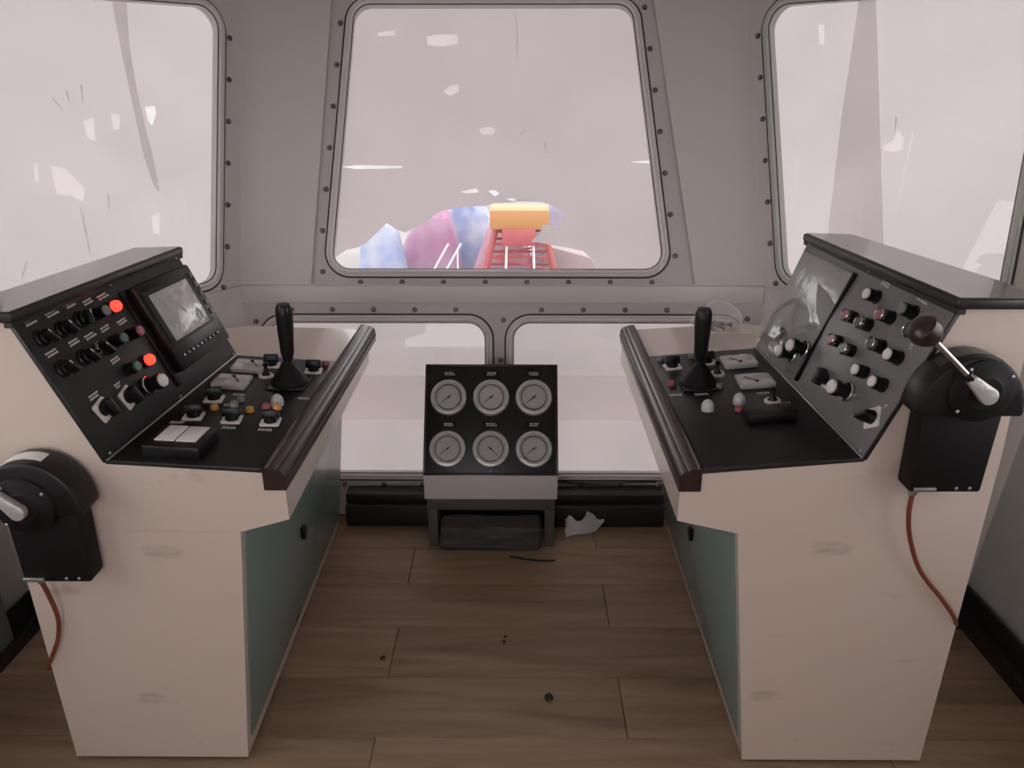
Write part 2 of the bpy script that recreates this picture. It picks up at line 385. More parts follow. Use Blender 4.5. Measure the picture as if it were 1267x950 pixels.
THIN = {'L': [[(0.478, 0.446), (0.442, 0.436), (0.403, 0.377), (0.421, 0.338), (0.449, 0.36), (0.487, 0.369)], [(0.348, 0.559), (0.313, 0.569), (0.33, 0.501), (0.351, 0.514)], [(0.258, 0.578), (0.232, 0.572), (0.245, 0.531), (0.265, 0.532)], [(0.228, 0.268), (0.197, 0.278), (0.217, 0.21), (0.236, 0.219)], [(0.52, 0.457), (0.51, 0.456), (0.524, 0.405), (0.534, 0.41)]],
        'R': [[(0.275, 0.468), (0.266, 0.479), (0.294, 0.498), (0.299, 0.53), (0.323, 0.509), (0.328, 0.475), (0.303, 0.466)], [(-0.049, 0.826), (-0.03, 0.83), (-0.012, 0.767), (-0.03, 0.773)]]}
CREASE = {'L': [[(0.437, 0.321), (0.443, 0.259), (0.453, 0.183)], [(0.653, 0.162), (0.64, 0.181), (0.625, 0.207)], [(0.372, 0.643), (0.374, 0.608)], [(0.325, 0.658), (0.336, 0.603)], [(0.418, 0.627), (0.399, 0.589)], [(0.344, 0.351), (0.356, 0.3)]],
          'R': [[(0.288, 0.563), (0.296, 0.518)]]}
window('window_1', 'large centre front window with torn milky film at its foot', MC, [(-.632, .054), (.503, .054), (.390, .958), (-.555, .958)], plate=offset(plate, .01), plate_z=-.012, holes=[tear]+slits, thin=PC, crease=CC)
w2 = window('window_2', 'low front window behind the left console', ML, gl2, fmat='film_low', skip=lambda x, y: x > -.14)
w3 = window('window_3', 'low front window behind the right console', ML, gl3, fmat='film_low')
for wr, x0, x1 in ((w2, -.86, -.107), (w3, -.012, .76)):
    MB().sheet([(x0, .35), (x1, .35), (x1, .512), (x0, .512)], [], -.025, -.025, ML).make('film_overlap', 'film_band', wr, smooth=False)

# side facets with windows, and the straight side walls
gl = {'R': [(.064, .045), (.722, .045), (.619, .89), (-.239, .89)], 'L': [(.09, .035), (.745, .035), (.655, .893), (-.205, .893)]}
num = 4
for s in 'RL':
    wl = link('wall_'+SIDE[s], None, None, Matrix.Translation(F[s][1]), kind='structure', label='grey steel cabin wall on the '+SIDE[s]+' side'); wl.empty_display_size = .05
    M = plane(G[s][0], G[s][1], T0[s])
    out = [in_plane(M, p) for p in (G[s][0], G[s][1], top[s][1], top[s][0])]
    MB().sheet(ccw(out), [rounded(offset(gl[s], .012), .072)], -.03, 0, M).make('angled_wall', 'wall_grey', wl, smooth=False)
    hl = [[(0.143, 0.592), (0.107, 0.593), (0.113, 0.567), (0.137, 0.534), (0.144, 0.549)]] if s == 'L' else []
    wn = window('window_%d' % num, 'angled '+SIDE[s]+' front window covered with milky film', M, gl[s], holes=hl, fmat='film_side', thin=THIN[s], crease=CREASE[s], gmat='gasket' if s == 'L' else 'gasket_green'); num += 1
    strip = [(0.154, 0.89), (0.169, 0.759), (0.184, 0.597), (0.196, 0.454), (0.193, 0.356), (0.18, 0.335), (0.175, 0.359), (0.168, 0.44), (0.158, 0.62), (0.141, 0.759), (0.107, 0.89)] if s == 'L' else [(0.073, 0.89), (0.128, 0.89), (0.24, 0.549), (0.39, 0.092), (0.19, 0.05), (0.114, 0.543)]
    MB().sheet(ccw(strip), [], -.025, -.025, M).make('film_overlap', 'film_strip', wn, smooth=False)
    # straight part
    M2 = plane(G[s][1], G[s][2], G[s][1]+V((.12 if s == 'R' else -.12, 0, 1)))
    o2 = [in_plane(M2, p) for p in (G[s][1], G[s][2])]; e = (top[s][1]-G[s][1]); t1 = in_plane(M2, top[s][1]); L2 = o2[1][0]
    side_gl = [(.30, .06), (1.70, .06), (1.70, 1.0), (.42, 1.0)]
    MB().sheet(ccw([o2[0], o2[1], (L2, t1[1]), t1]), [rounded(offset(side_gl, .012), .072)], -.03, 0, M2).make('side_wall', 'wall_grey', wl, smooth=False)
    window('window_%d' % num, SIDE[s]+' side window beside the camera', M2, side_gl, film=False, spacing=.2); num += 1
    # lower walls, and closing strips between sill and floor walls
    for a in (0, 1):
        MB().hexa([F[s][a], F[s][a+1], G[s][a+1], G[s][a]], [p+(V((p.x*.03, .03, 0))) for p in (F[s][a], F[s][a+1], G[s][a+1], G[s][a])]).make('lower_wall', 'wall_lower' if a else 'wall_light', wl, smooth=False)
# beads added along the wall joints to block light leaks
for s, sg in (('R', 1), ('L', -1)):
    wl = bpy.data.objects['wall_'+SIDE[s]]; T_, G_, F_ = top[s], G[s], F[s]
    for a, b_ in ((G_[0], T_[0]), (G_[1], T_[1]), (G_[2], T_[2]), (G_[0], G_[1]), (G_[1], G_[2]), (F_[0], G_[0]), (F_[1], G_[1]), (F_[2], G_[2]), (T_[0], T_[1]), (T_[1], T_[2])):
        o_ = (a+b_)/2-CENTRE; o_.z = 0; o_.normalize(); o_ *= .013
        MB().tube([a+o_, b_+o_], .0135, 8).make('leak_bead', 'wall_grey', wl)
MB().tube([top['L'][0]+V((0, .013, 0)), top['R'][0]+V((0, .013, 0))], .0135, 8).make('leak_bead', 'wall_grey', wf)
# rear wall: broad clear windows facing aft
MR = plane((-1.55, -1.3, 0), (1.48, -1.3, 0), (-1.55, -1.3, 1))
rg = [[(.18, .55), (1.46, .55), (1.46, 1.98), (.18, 1.98)], [(1.60, .55), (2.86, .55), (2.86, 1.98), (1.60, 1.98)]]
wr = link('wall_rear', None, None, Matrix.Translation(V((0, -1.3, 0))), kind='structure', label='rear cabin wall behind the camera'); wr.empty_display_size = .05
MB().sheet([(-.1, 0), (3.15, 0), (3.15, CEIL), (-.1, CEIL)], [rounded(offset(g, .012), .07) for g in rg], -.03, 0, MR).make('rear_panel', 'wall_grey', wr, smooth=False)
window('window_%d' % num, 'film covered aft window behind the camera', MR, rg[1], film=True, spacing=.25); window('window_%d' % (num+1), 'clear aft window behind the camera', MR, rg[0], film=False, spacing=.25)
# ceiling
MB().prism([(top['L'][2].x-.1, -1.35), (top['R'][2].x+.1, -1.35), (top['R'][1].x+.1, top['R'][1].y), (top['R'][0].x, 3.12), (top['L'][0].x, 3.12), (top['L'][1].x-.1, top['L'][1].y)], CEIL, CEIL+.04).make('ceiling', 'ceiling_white', None, smooth=False, kind='structure', label='light grey cabin ceiling')

# floor: laid boards on a dark sub floor
fl = link('floor', None, None, Matrix.Translation(V((0, 1, 0))), kind='structure', label='brown laminate plank floor'); fl.empty_display_size = .05
MB().prism([(-1.56, -1.34), (1.5, -1.34), (1.46, 1.92), (.86, 2.5), (-.96, 2.5), (-1.55, 1.9)], -.03, -.008).make('sub_floor', 'plinth', fl, smooth=False)
PL = {}
def plank(x0, x1, y0, y1):
    key = (round(x1-x0, 3), round(y1-y0, 3))
    if key not in PL:
        hx, hy = key[0]/2, key[1]/2; b = MB(); b.box((-hx+.0008, -hy+.0007, -.008), (hx-.0008, hy-.0007, 0), .0012, seg=1); PL[key] = b.mesh('plank', 'floor_wood')
    link('plank', PL[key], fl, Matrix.Translation(V(((x0+x1)/2, (y0+y1)/2, 0))))
row = 0; y = 2.408
while y > -1.3:
    y0 = max(y-.2, -1.3); off = -.34 if row % 2 else .272
    xr, xl = (1.42, -1.50) if y < 1.86 else ((1.42-(y-1.86)*1.05), (-1.50+(y-1.8)*1.0))
    cuts = [xl]+[off+1.22*q for q in range(-2, 3) if xl+.05 < off+1.22*q < xr-.05]+[xr]
    for a, b in zip(cuts, cuts[1:]): plank(a, b, y0, y)
    y -= .2; row += 1
# black foot rail along the front wall, and dark skirting on the sides
bb = MB(); bb.box((-.60, 2.335, 0), (.52, 2.41, .085), .006); bb.box((-.60, 2.36, .08), (.52, 2.42, .118), .004)
bb.make('baseboard_front', 'baseboard_black', None, kind='structure', label='black steel skirting under the low front windows')
for s, sg in (('R', 1), ('L', -1)):
    b = MB(); inn = [F[s][1]+V((-.012*sg, -.02, 0)), V((F[s][2].x-.012*sg, -1.28, 0))]
    d = V((-.035*sg, 0, 0)); p, q = inn
    b.hexa([p+d, q+d, q, p], [x+V((0, 0, .045)) for x in (p+d, q+d, q, p)], .004)
    b.hexa([p+d*.3, q+d*.3, q, p], [x+V((0, 0, .11)) for x in (p+d*.3, q+d*.3, q, p)], .004)
    a = F[s][0]+V((.03*sg, -.05, 0)); p2 = F[s][1]+V((-.015*sg, -.02, 0)); dn = V((-.02*sg, -.02, 0))
    b.hexa([a+dn, p2+dn, p2, a], [x+V((0, 0, .11)) for x in (a+dn, p2+dn, p2, a)], .004)
    b.make('baseboard_'+SIDE[s], 'baseboard_black', None, kind='structure', label='dark skirting at the foot of the '+SIDE[s]+' wall')

# ------------------------------------------------------------------ the two control consoles
CON = {'R': dict(HN=(.676, 1.337, .797), HF=(.652, 1.985, .797), TN=(.798, 1.337, 1.105), TF=(.735, 1.935, 1.100), RN=(.362, 1.337, .772), RF=(.354, 1.985, .772)),
       'L': dict(HN=(-.805, 1.337, .787), HF=(-.751, 1.940, .790), TN=(-.925, 1.337, 1.076), TF=(-.860, 1.925, 1.066), RN=(-.497, 1.337, .769), RF=(-.474, 1.940, .772))}
for c in CON.values():
    for j in c: c[j] = V(c[j])
def surf(side, kind, s, t, off=0.0):
    c = CON[side]; A, B = c['HN'], c['HF']; E, Fq = (c['TN'], c['TF']) if kind == 'p' else (c['RN'], c['RF'])
    P = (1-t)*((1-s)*A+s*B)+t*((1-s)*E+s*Fq); ds = (1-t)*(B-A)+t*(Fq-E); dt = (1-s)*(E-A)+s*(Fq-B)
    n = ds.cross(dt).normalized(); n = -n if n.z < 0 else n
    y = (dt-n*dt.dot(n)).normalized(); x = y.cross(n)
    return axes(P+n*off, x, y, n)
def slab(side, kind, s0, s1, t0, t1, z0, z1, name, m, parent, bevel=.0015, **kw):
    q = [(s0, t0), (s1, t0), (s1, t1), (s0, t1)]
    return MB().hexa([surf(side, kind, s, t, z0).translation for s, t in q], [surf(side, kind, s, t, z1).translation for s, t in q], bevel).make(name, m, parent, **kw)

# prototypes of the controls (z = out of the panel, y = up the panel)
def proto():
    P = {}
    b = MB(); b.lathe([(.0, 0), (.0155, 0), (.0155, .004), (.0135, .0045), (.0135, .026), (.0, .026)], 20); P['button'] = b.mesh('push_button', 'black_plastic')
    for nm, m in (('red', 'btn_red'), ('pink', 'btn_pink'), ('green', 'btn_green'), ('teal', 'btn_teal'), ('grey', 'btn_grey'), ('white', 'ivory'), ('black', 'btn_black')):
        b = MB(); b.lathe([(0, .0265), (.0112, .0265), (.0112, .030), (.0095, .0315), (0, .0315)], 20); P['cap_'+nm] = b.mesh('button_cap', m)
    b = MB(); b.lathe([(.0112, .024), (.0142, .024), (.0142, .031), (.0128, .033), (.0112, .031)], 20); P['bezel'] = b.mesh('bezel', 'chrome')
    b = MB(); b.lathe([(0, 0), (.0175, 0), (.0175, .004), (.0145, .006), (.0145, .014), (.012, .016), (0, .016)], 20); P['rotary'] = b.mesh('rotary_switch', 'black_plastic')
    b = MB(); b.hexa([(-.006, -.019, .014), (.006, -.019, .014), (.006, .014, .014), (-.006, .014, .014)], [(-.0035, -.017, .030), (.0035, -.017, .030), (.0035, .012, .030), (-.0035, .012, .030)], .0015); P['handle'] = b.mesh('switch_handle', 'black_plastic')
    b = MB(); b.box((-.001, .004, .0295), (.001, .012, .0306)); P['pointer'] = b.mesh('pointer_mark', 'ivory')
    b = MB(); b.lathe([(.0150, .004), (.0178, .004), (.0178, .012), (.0165, .014), (.0150, .012)], 24); P['ring'] = b.mesh('chrome_ring', 'chrome')
    b = MB(); b.prism(rounded([(-.021, -.021), (.021, -.021), (.021, .021), (-.021, .021)], .004, 3), 0, .004, .0008); P['square'] = b.mesh('cam_switch', 'ivory')
    b = MB(); b.lathe([(0, .004), (.0145, .004), (.0135, .018), (0, .018)], 18); b.hexa([(-.0085, -.020, .012), (.0085, -.020, .012), (.0085, .020, .012), (-.0085, .020, .012)], [(-.005, -.018, .032), (.005, -.018, .032), (.005, .018, .032), (-.005, .018, .032)], .002); P['square_knob'] = b.mesh('switch_knob', 'black_plastic')
    b = MB(); b.lathe([(0, 0), (.0165, 0), (.0165, .005), (.0125, .006), (.0125, .012), (0, .012)], 20); P['lamp'] = b.mesh('indicator_lamp', 'black_plastic')
    b = MB(); b.lathe([(.0122, .010), (.0122, .020), (.010, .0245), (.006, .0265), (0, .027)], 20); P['lens'] = b.mesh('lens', 'lamp_red')
    b = MB(); b.lathe([(0, 0), (.018, 0), (.018, .006), (.0145, .008), (.0145, .030), (.0175, .032), (.0175, .042), (.015, .045), (0, .045)], 20); P['bigbody'] = b.mesh('large_knob', 'black_plastic')
    b = MB(); b.lathe([(0, .0455), (.015, .0455), (.0145, .050), (.011, .053), (0, .054)], 20); P['bigcap'] = b.mesh('knob_cap', 'ivory')
    b = MB(); b.lathe([(.017, .004), (.021, .004), (.021, .012), (.019, .014), (.017, .012)], 24); P['bigring'] = b.mesh('chrome_ring', 'chrome')
    b = MB(); b.lathe([(.011, 0), (.0185, 0), (.0185, .004), (.0155, .007), (.011, .006)], 22); P['joyring'] = b.mesh('mini_joystick', 'ivory')
    b = MB(); b.lathe([(0, .001), (.0125, .001), (.011, .006), (.0045, .016), (.004, .026), (.0062, .029), (.0062, .035), (.004, .038), (0, .038)], 16); P['joystick'] = b.mesh('stick', 'black_plastic')
    b = MB(); b.prism(rounded([(-.036, -.042), (.036, -.042), (.036, .042), (-.036, .042)], .007, 3), 0, .012, .002); P['meter'] = b.mesh('panel_meter', 'acrylic')
    b = MB(); b.box((-.030, -.036, .0119), (-.006, .036, .0124)); P['meterbar'] = b.mesh('scale_cover', 'pale_print')
    b = MB(); b.tube([(-.018, 0, .0135), (.012, .022, .0135)], .0012, 5); b.lathe([(0, .012), (.0045, .012), (.0045, .0155), (0, .0165)], 12, Matrix.Translation(V((-.018, 0, 0)))); P['meterneedle'] = b.mesh('needle', 'dark_line')
    b = MB(); b.lathe([(0, 0), (.0085, 0), (.0085, .006), (.0065, .0095), (0, .011)], 16)
    import copy
    for nm, m in (('yellow', 'btn_yellow'), ('orange', 'btn_orange'), ('red', 'btn_red'), ('grey', 'btn_grey')):
        bb = MB(); bb.lathe([(0, 0), (.0095, 0), (.0095, .006), (.0075, .0105), (0, .012)], 16); P['dot_'+nm] = bb.mesh('small_button', m)
    b = MB(); b.lathe([(0, 0), (.015, 0), (.015, .008), (.0125, .018), (.006, .0245), (0, .026)], 18); P['dome'] = b.mesh('clear_dome', 'acrylic')
    b = MB(); b.lathe([(0, 0), (.0034, 0), (.0034, .0016), (.002, .0024), (0, .0026)], 10); P['screw'] = b.mesh('panel_screw', 'steel')
    for q in range(4):
        b = MB(); rr = random.Random(q)
        for line in range(2):
            x = -.013+rr.random()*.003
            while x < .011:
                wd = .0018+rr.random()*.003; b.box((x, -line*.0048, 0), (x+wd, .0028-line*.0048, .0004)); x += wd+.0013
        b.bm.transform(Matrix.Scale(1.3, 4)); P['legend%d' % q] = b.mesh('engraved_legend', 'pale_print')
    return P
PR = proto()
def put(root, key, name, M, subs=(), label=None):
    o = link(name, PR[key], root, M, label=label)
    for k2, n2 in subs: link(n2, PR[k2], o, M)
    return o
RZ = lambda a: Matrix.Rotation(a, 4, 'Z')
def legend(root, side, s, t, q): link('engraved_legend', PR['legend%d' % (q % 4)], root, surf(side, 'p', s, t, .0045))
def button(root, side, s, t, colr, ring=True):
    put(root, 'button', 'push_button', surf(side, 'p', s, t, .004), (('cap_'+colr, 'button_cap'),)+((('bezel', 'bezel'),) if ring else ()))
def rotary(root, side, s, t, a, ring=False):
    put(root, 'rotary', 'rotary_switch', surf(side, 'p', s, t, .004) @ RZ(a), (('handle', 'switch_handle'), ('pointer', 'pointer_mark'))+((('ring', 'chrome_ring'),) if ring else ()))
def square(root, side, kind, s, t, a=0.0): put(root, 'square', 'cam_switch', surf(side, kind, s, t, .004) @ RZ(a), (('square_knob', 'switch_knob'),))
def lamp(root, side, s, t): put(root, 'lamp', 'indicator_lamp', surf(side, 'p', s, t, .004), (('lens', 'lens'),), label='lit red indicator lamp')
def bigknob(root, side, s, t): put(root, 'bigbody', 'large_knob', surf(side, 'p', s, t, .004), (('bigcap', 'knob_cap'), ('bigring', 'chrome_ring')))
def ministick(root, side, s, t): put(root, 'joyring', 'mini_joystick', surf(side, 'd', s, t, .004), (('joystick', 'stick'),))
def meter(root, side, s, t): put(root, 'meter', 'panel_meter', surf(side, 'd', s, t, .004), (('meterbar', 'scale_cover'), ('meterneedle', 'needle')))
def dot(root, side, s, t, colr, off=.004): put(root, 'dot_'+colr, 'small_button', surf(side, 'd', s, t, off))

GEO = {'R': dict(base=.527, bt=.449, lip=.324, inn=.362, out=.940, topout=.930, cx=.70), 'L': dict(base=-.625, bt=-.560, lip=-.458, inn=-.497, out=-1.026, topout=-1.02, cx=-.79)}
def console(side, label):
    g = GEO[side]; c = CON[side]; sg = 1 if side == 'R' else -1
    root = thing('control_console', label, 'console', (g['cx'], 1.8, 0))
    N = 1.337
    hn, tn, hf, tf, rn = c['HN'], c['TN'], c['HF'], c['TF'], c['RN']
    b = MB()
    # lower cabinet: far end follows the angled wall
    cab = [(g['base'], .012), (g['bt'], .629), (g['out'], .629), (g['out'], .012)]; far = [2.325, 2.345, 2.17, 2.14]
    b.hexa([(x, N, h) for x, h in cab], [(x, f, h) for (x, h), f in zip(cab, far)])
    # desk box with lip overhanging the knees
    dk = [(g['bt']-.002*sg, .6285), (g['lip'], .658), (g['lip'], .742), (g['inn'], .764), (hn.x, hn.z-.004), (g['out'], hn.z-.004), (g['out'], .6285)]; fd = [2.235, 2.245, 2.245, 2.245, 2.215, 2.12, 2.12]
    b.hexa([(x, N, h) for x, h in dk], [(x, f, h) for (x, h), f in zip(dk, fd)])
    # raised instrument box
    n4 = [hn+V((0, 0, -.004)), tn+V((.004*sg, 0, -.004)), V((g['topout'], N, tn.z-.004)), V((g['out'], N, hn.z-.004))]
    f4 = [hf+V((0, 0, -.004)), tf+V((.004*sg, 0, -.004)), V((tf.x+.10*sg, tf.y, tf.z-.004)), V((hf.x+.19*sg, hf.y, hf.z-.004))]
    b.hexa(n4, f4)
    b.make('body', 'console_white', root)
    MB().hexa([(g['base']+.012*sg, N+.012, 0), (g['out']-.012*sg, N+.012, 0), (g['out']-.012*sg, 2.13, 0), (g['base']+.012*sg, 2.31, 0)],
              [(g['base']+.012*sg, N+.012, .013), (g['out']-.012*sg, N+.012, .013), (g['out']-.012*sg, 2.13, .013), (g['base']+.012*sg, 2.31, .013)]).make('plinth', 'plinth', root)
    # teal doors in the sloping knee wall
    def kw(t, D, o): x = g['base']+(g['bt']-g['base'])*t; return V((x-.98*sg*o, D, .012+.617*t-.12*o))
    seam = 1.83
    for d0, d1, hd in ((N+.022, 2.315, 1.80),):
        q = [(.07, d0), (.07, d1), (.985, d1), (.985, d0)]
        dr = MB().hexa([kw(t, D, -.002) for t, D in q], [kw(t, D, .004) for t, D in q], .001).make('door', 'teal', root, label='glossy teal cabinet door')
        p = kw(.52, hd, .004); MB().box(p-V((.012 if sg > 0 else 0, .012, .024)), p+V((0 if sg > 0 else .012, .012, .012)), .003).make('latch', 'black_plastic', dr)
    # plates
    slab(side, 'd', .004, .985, .0, .985, 0, .004, 'desk_plate', 'black_plate', root)
    slab(side, 'd', .0, .004, .0, .985, -.006, .004, 'edge_trim', 'cap_black', root, .0008)
    slab(side, 'p', .004, .995, .012, .99, 0, .004, 'panel_plate', 'panel_grey' if side == 'L' else 'panel_grey_sheen', root)
    slab(side, 'p', .0, 1.0, .0, .012, -.006, .007, 'hinge_trim', 'steel', root, .0008)
    slab(side, 'p', -.003, .002, .0, 1.0, -.004, .0045, 'edge_trim', 'cap_black', root, .0008)
    for s in (.03, .5, .97):
        for t in (.03, .975): link('panel_screw', PR['screw'], root, surf(side, 'p', s, t, .004))
    # overhanging cap
    zc = tn.z-.002; dz = tf.z-tn.z
    cap = [V((tn.x-.016*sg, N-.012, zc)), V((tf.x-.014*sg, tf.y+.012, zc+dz)), V((tf.x+.105*sg, tf.y-.005, zc+dz)), V((g['topout']+.004*sg, 1.44, zc)), V((g['topout']+.012*sg, N-.012, zc))]
    MB().hexa(cap, [p+V((0, 0, .020)) for p in cap], .005, seg=3).make('cap', 'cap_black', root)
    ct = [p+V((x*sg, y, .0202)) for p, (x, y) in zip(cap, ((.006, .006), (.006, -.006), (-.006, -.006), (-.006, 0), (-.006, .006)))]
    MB().hexa(ct, [p+V((0, 0, .0012)) for p in ct]).make('cap_top', 'laminate', root, label='grey laminate cap top')
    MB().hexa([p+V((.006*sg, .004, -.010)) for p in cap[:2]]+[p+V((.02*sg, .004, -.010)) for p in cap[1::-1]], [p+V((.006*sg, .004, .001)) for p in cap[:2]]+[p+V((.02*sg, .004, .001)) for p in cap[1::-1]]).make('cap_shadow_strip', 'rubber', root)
    # grab rail along the aisle edge
    xo, xi = g['lip']-.003*sg, g['inn']+.002*sg
    pr = [(xi, .727), (xo, .727), (xo, .757), (xo+.003*sg, .765), (xo+.009*sg, .7705), (xo+.013*sg, .7715), (xo+.0145*sg, .7695), (xo+.016*sg, .7725), (xo+.026*sg, .7765), (xi-.003*sg, .7775), (xi, .775)]
    MB().hexa([(x, N-.004, h) for x, h in pr], [(x-.004, 2.25, h) if side == 'R' else (x+.022, 2.25, h) for x, h in pr]).make('hand_rail', 'rail_wood', root, ang=50)
    MB().hexa([(xo-.0014*sg+dx, N-.002, h) for dx, h in ((0, .744), (-.0012*sg, .747), (0, .750))], [(xo-.0014*sg+dx+(-.004 if side == 'R' else .022), 2.248, h) for dx, h in ((0, .744), (-.0012*sg, .747), (0, .750))]).make('rail_bead', 'cap_black', root)
    return root

def big_joystick(root, side, s, t, lean, height):
    M = surf(side, 'd', s, t, .004); M = Matrix.Translation(M.translation)
    b = MB(); b.box((-.045, -.045, 0), (.045, .045, .006), .004)
    j = link('joystick', b.mesh('joystick', 'black_plastic'), root, M)
    prof = [(.046, .004)]
    for q in range(5): z = .010+q*.010; r0 = .046-.0072*q; prof += [(r0, z), (r0-.005, z+.005)]
    prof += [(.010, .062), (0, .062)]
    b = MB(); b.lathe(prof, 22); link('bellows_boot', b.mesh('bellows_boot', 'black_matt'), j, M)
    T = M @ Matrix.Rotation(lean, 4, 'Y')
    b = MB(); b.lathe([(.006, .055), (.006, .07), (.012, .066), (.0165, .085), (.0175, .110), (.0195, .140), (.0205, height-.025), (.0195, height-.008), (.015, height), (0, height+.001)], 18); link('grip', b.mesh('grip', 'black_plastic'), j, T)

# ---- left console
L = console('L', 'left control console with screen and two lit red lamps')
for i, (s, t, a) in enumerate(((.066, .835, .5), (.165, .834, .4), (.266, .841, -.4), (.067, .62, .5), (.177, .62, .45))):
    rotary(L, 'L', s, t, a); legend(L, 'L', s, t+.115, i)
rotary(L, 'L', .26, .614, .5, True); legend(L, 'L', .26, .725, 1)
button(L, 'L', .346, .829, 'grey', False); lamp(L, 'L', .429, .826); button(L, 'L', .346, .616, 'green', False); button(L, 'L', .445, .605, 'pink', False)
button(L, 'L', .324, .407, 'green', False); lamp(L, 'L', .426, .393)
for q, (s, t) in enumerate(((.346, .93), (.429, .925), (.346, .725), (.445, .715), (.30, .51), (.42, .50), (.115, .385), (.25, .36))): legend(L, 'L', s, t, q)
square(L, 'L', 'p', .115, .276, .2); square(L, 'L', 'p', .247, .251, .2); bigknob(L, 'L', .358, .242)
# display unit
slab('L', 'p', .515, .56, .10, .90, .004, .010, 'display_mount', 'black_plastic', L)
du = slab('L', 'p', .548, .955, .185, .90, .004, .030, 'display_unit', 'black_plastic', L, .006)
slab('L', 'p', .572, .905, .385, .835, .029, .0325, 'screen_surround', 'dark_line', du, .001)
slab('L', 'p', .597, .873, .408, .797, .032, .0345, 'screen', 'screen', du, .0005, label='grey screen under crinkled protective film')
for q in range(9):
    M = surf('L', 'p', .60+.035*q, .285, .030); link('key', MB().box((-.006, -.004, 0), (.006, .004, .002), .001).mesh('key', 'dark_line'), du, M)
    M = surf('L', 'p', .60+.035*q, .287, .0323); link('key_legend', MB().box((-.0034, -.0015, 0), (.0024-.003*(q % 2), .0022, .0004)).mesh('key_legend', 'ivory'), du, M)
for q in range(5):
    M = surf('L', 'p', .928, .47+.085*q, .030); link('key', MB().box((-.006, -.007, 0), (.006, .007, .003), .001).mesh('key', 'btn_grey'), du, M)
# wrinkles of the screen film
rr = random.Random(3)
for (s0, t0, s1, t1) in ((.64, .43, .70, .60), (.70, .60, .735, .66), (.735, .66, .75, .55), (.80, .47, .835, .56), (.83, .56, .845, .44), (.66, .77, .80, .775), (.76, .47, .80, .44), (.62, .58, .635, .50)):
    pts = smoothpath([surf('L', 'p', s0+(s1-s0)*f+rr.uniform(-.006, .006), t0+(t1-t0)*f, .0345).translation for f in (0, .35, .7, 1)], 4)
    MB().tube(pts, [.0004+.0022*math.sin(math.pi*i/(len(pts)-1)) for i in range(len(pts))], 5).make('film_wrinkle', 'acrylic', du)
# desk controls
meter(L, 'L', .842, .271); meter(L, 'L', .669, .259); ministick(L, 'L', .765, .473)
for s, t in ((.886, .429), (.852, .838), (.509, .255), (.349, .245), (.341, .534), (.34, .82)): square(L, 'L', 'd', s, t, .1)
for s, t, q in ((.932, .902, 'red'), (.427, .33, 'yellow'), (.424, .604, 'yellow'), (.415, .21, 'red'), (.94, .47, 'grey'), (.512, .464, 'grey')): dot(L, 'L', s, t, q)
put(L, 'dot_grey', 'small_button', surf('L', 'd', .352, .55, .036)); put(L, 'dot_red', 'small_button', surf('L', 'd', .356, .785, .034)); put(L, 'dot_orange', 'small_button', surf('L', 'd', .356, .865, .034))
put(L, 'dome', 'clear_dome', surf('L', 'd', .50, .761, .004))
big_joystick(L, 'L', .702, .727, .03, .205)
bx = slab('L', 'd', .035, .195, .20, .57, .004, .030, 'key_box', 'black_plastic', L, .003)
slab('L', 'd', .075, .185, .245, .375, .030, .0325, 'white_label', 'ivory', bx, .0006); slab('L', 'd', .075, .185, .385, .515, .030, .0325, 'white_label', 'ivory', bx, .0006)
for s, t in ((.57, .40), (.47, .42), (.57, .93), (.28, .56), (.28, .82), (.30, .17)): link('engraved_legend', PR['legend%d' % int(s*100 % 4)], L, surf('L', 'd', s, t, .0045) @ RZ(math.pi/2))

# ---- right console
R = console('R', 'right control console with rows of coloured push buttons')
for s, t, q in ((.378, .849, 'white'), (.423, .666, 'red'), (.329, .671, 'black'), (.25, .776, 'red'), (.167, .863, 'grey'), (.083, .771, 'black'), (.422, .482, 'pink'), (.329, .48, 'teal'), (.21, .60, 'black'), (.109, .598, 'white'), (.212, .414, 'white'), (.102, .417, 'white')):
    button(R, 'R', s, t, q, q in ('red', 'pink', 'black', 'teal'))
for q, (s, t) in enumerate(((.378, .95), (.167, .955), (.25, .87), (.21, .70), (.109, .695), (.39, .33), (.062, .33))): legend(R, 'R', s, t, q)
square(R, 'R', 'p', .392, .224, .15); bigknob(R, 'R', .227, .255); square(R, 'R', 'p', .062, .227, -.9)
slab('R', 'p', .549, .562, .06, .93, .004, .016, 'divider_bar', 'black_plastic', R, .003)
slab('R', 'p', .57, .985, .06, .93, .004, .007, 'side_plate', 'panel_grey_sheen', R)
square(R, 'R', 'p', .80, .26, .1); bigknob(R, 'R', .66, .20); bigknob(R, 'R', .60, .29)
# desk controls
meter(R, 'R', .827, .269); meter(R, 'R', .621, .27); ministick(R, 'R', .726, .508); ministick(R, 'R', .444, .256)
square(R, 'R', 'd', .839, .829, .1); square(R, 'R', 'd', .86, .52, .1)
for s, t, q in ((.66, .913, 'red'), (.39, .538, 'red'), (.93, .90, 'grey'), (.93, .62, 'grey'), (.60, .56, 'grey')): dot(R, 'R', s, t, q)
put(R, 'dome', 'clear_dome', surf('R', 'd', .415, .749, .004)); put(R, 'dome', 'clear_dome', surf('R', 'd', .451, .497, .004))
big_joystick(R, 'R', .642, .707, -.02, .195)
slab('R', 'd', .275, .355, .20, .535, .004, .027, 'key_box', 'black_plastic', R, .003)
for s, t in ((.55, .727), (.423, .186), (.52, .27), (.56, .92)): link('engraved_legend', PR['legend%d' % int(s*100 % 4)], R, surf('R', 'd', s, t, .0045) @ RZ(math.pi/2))

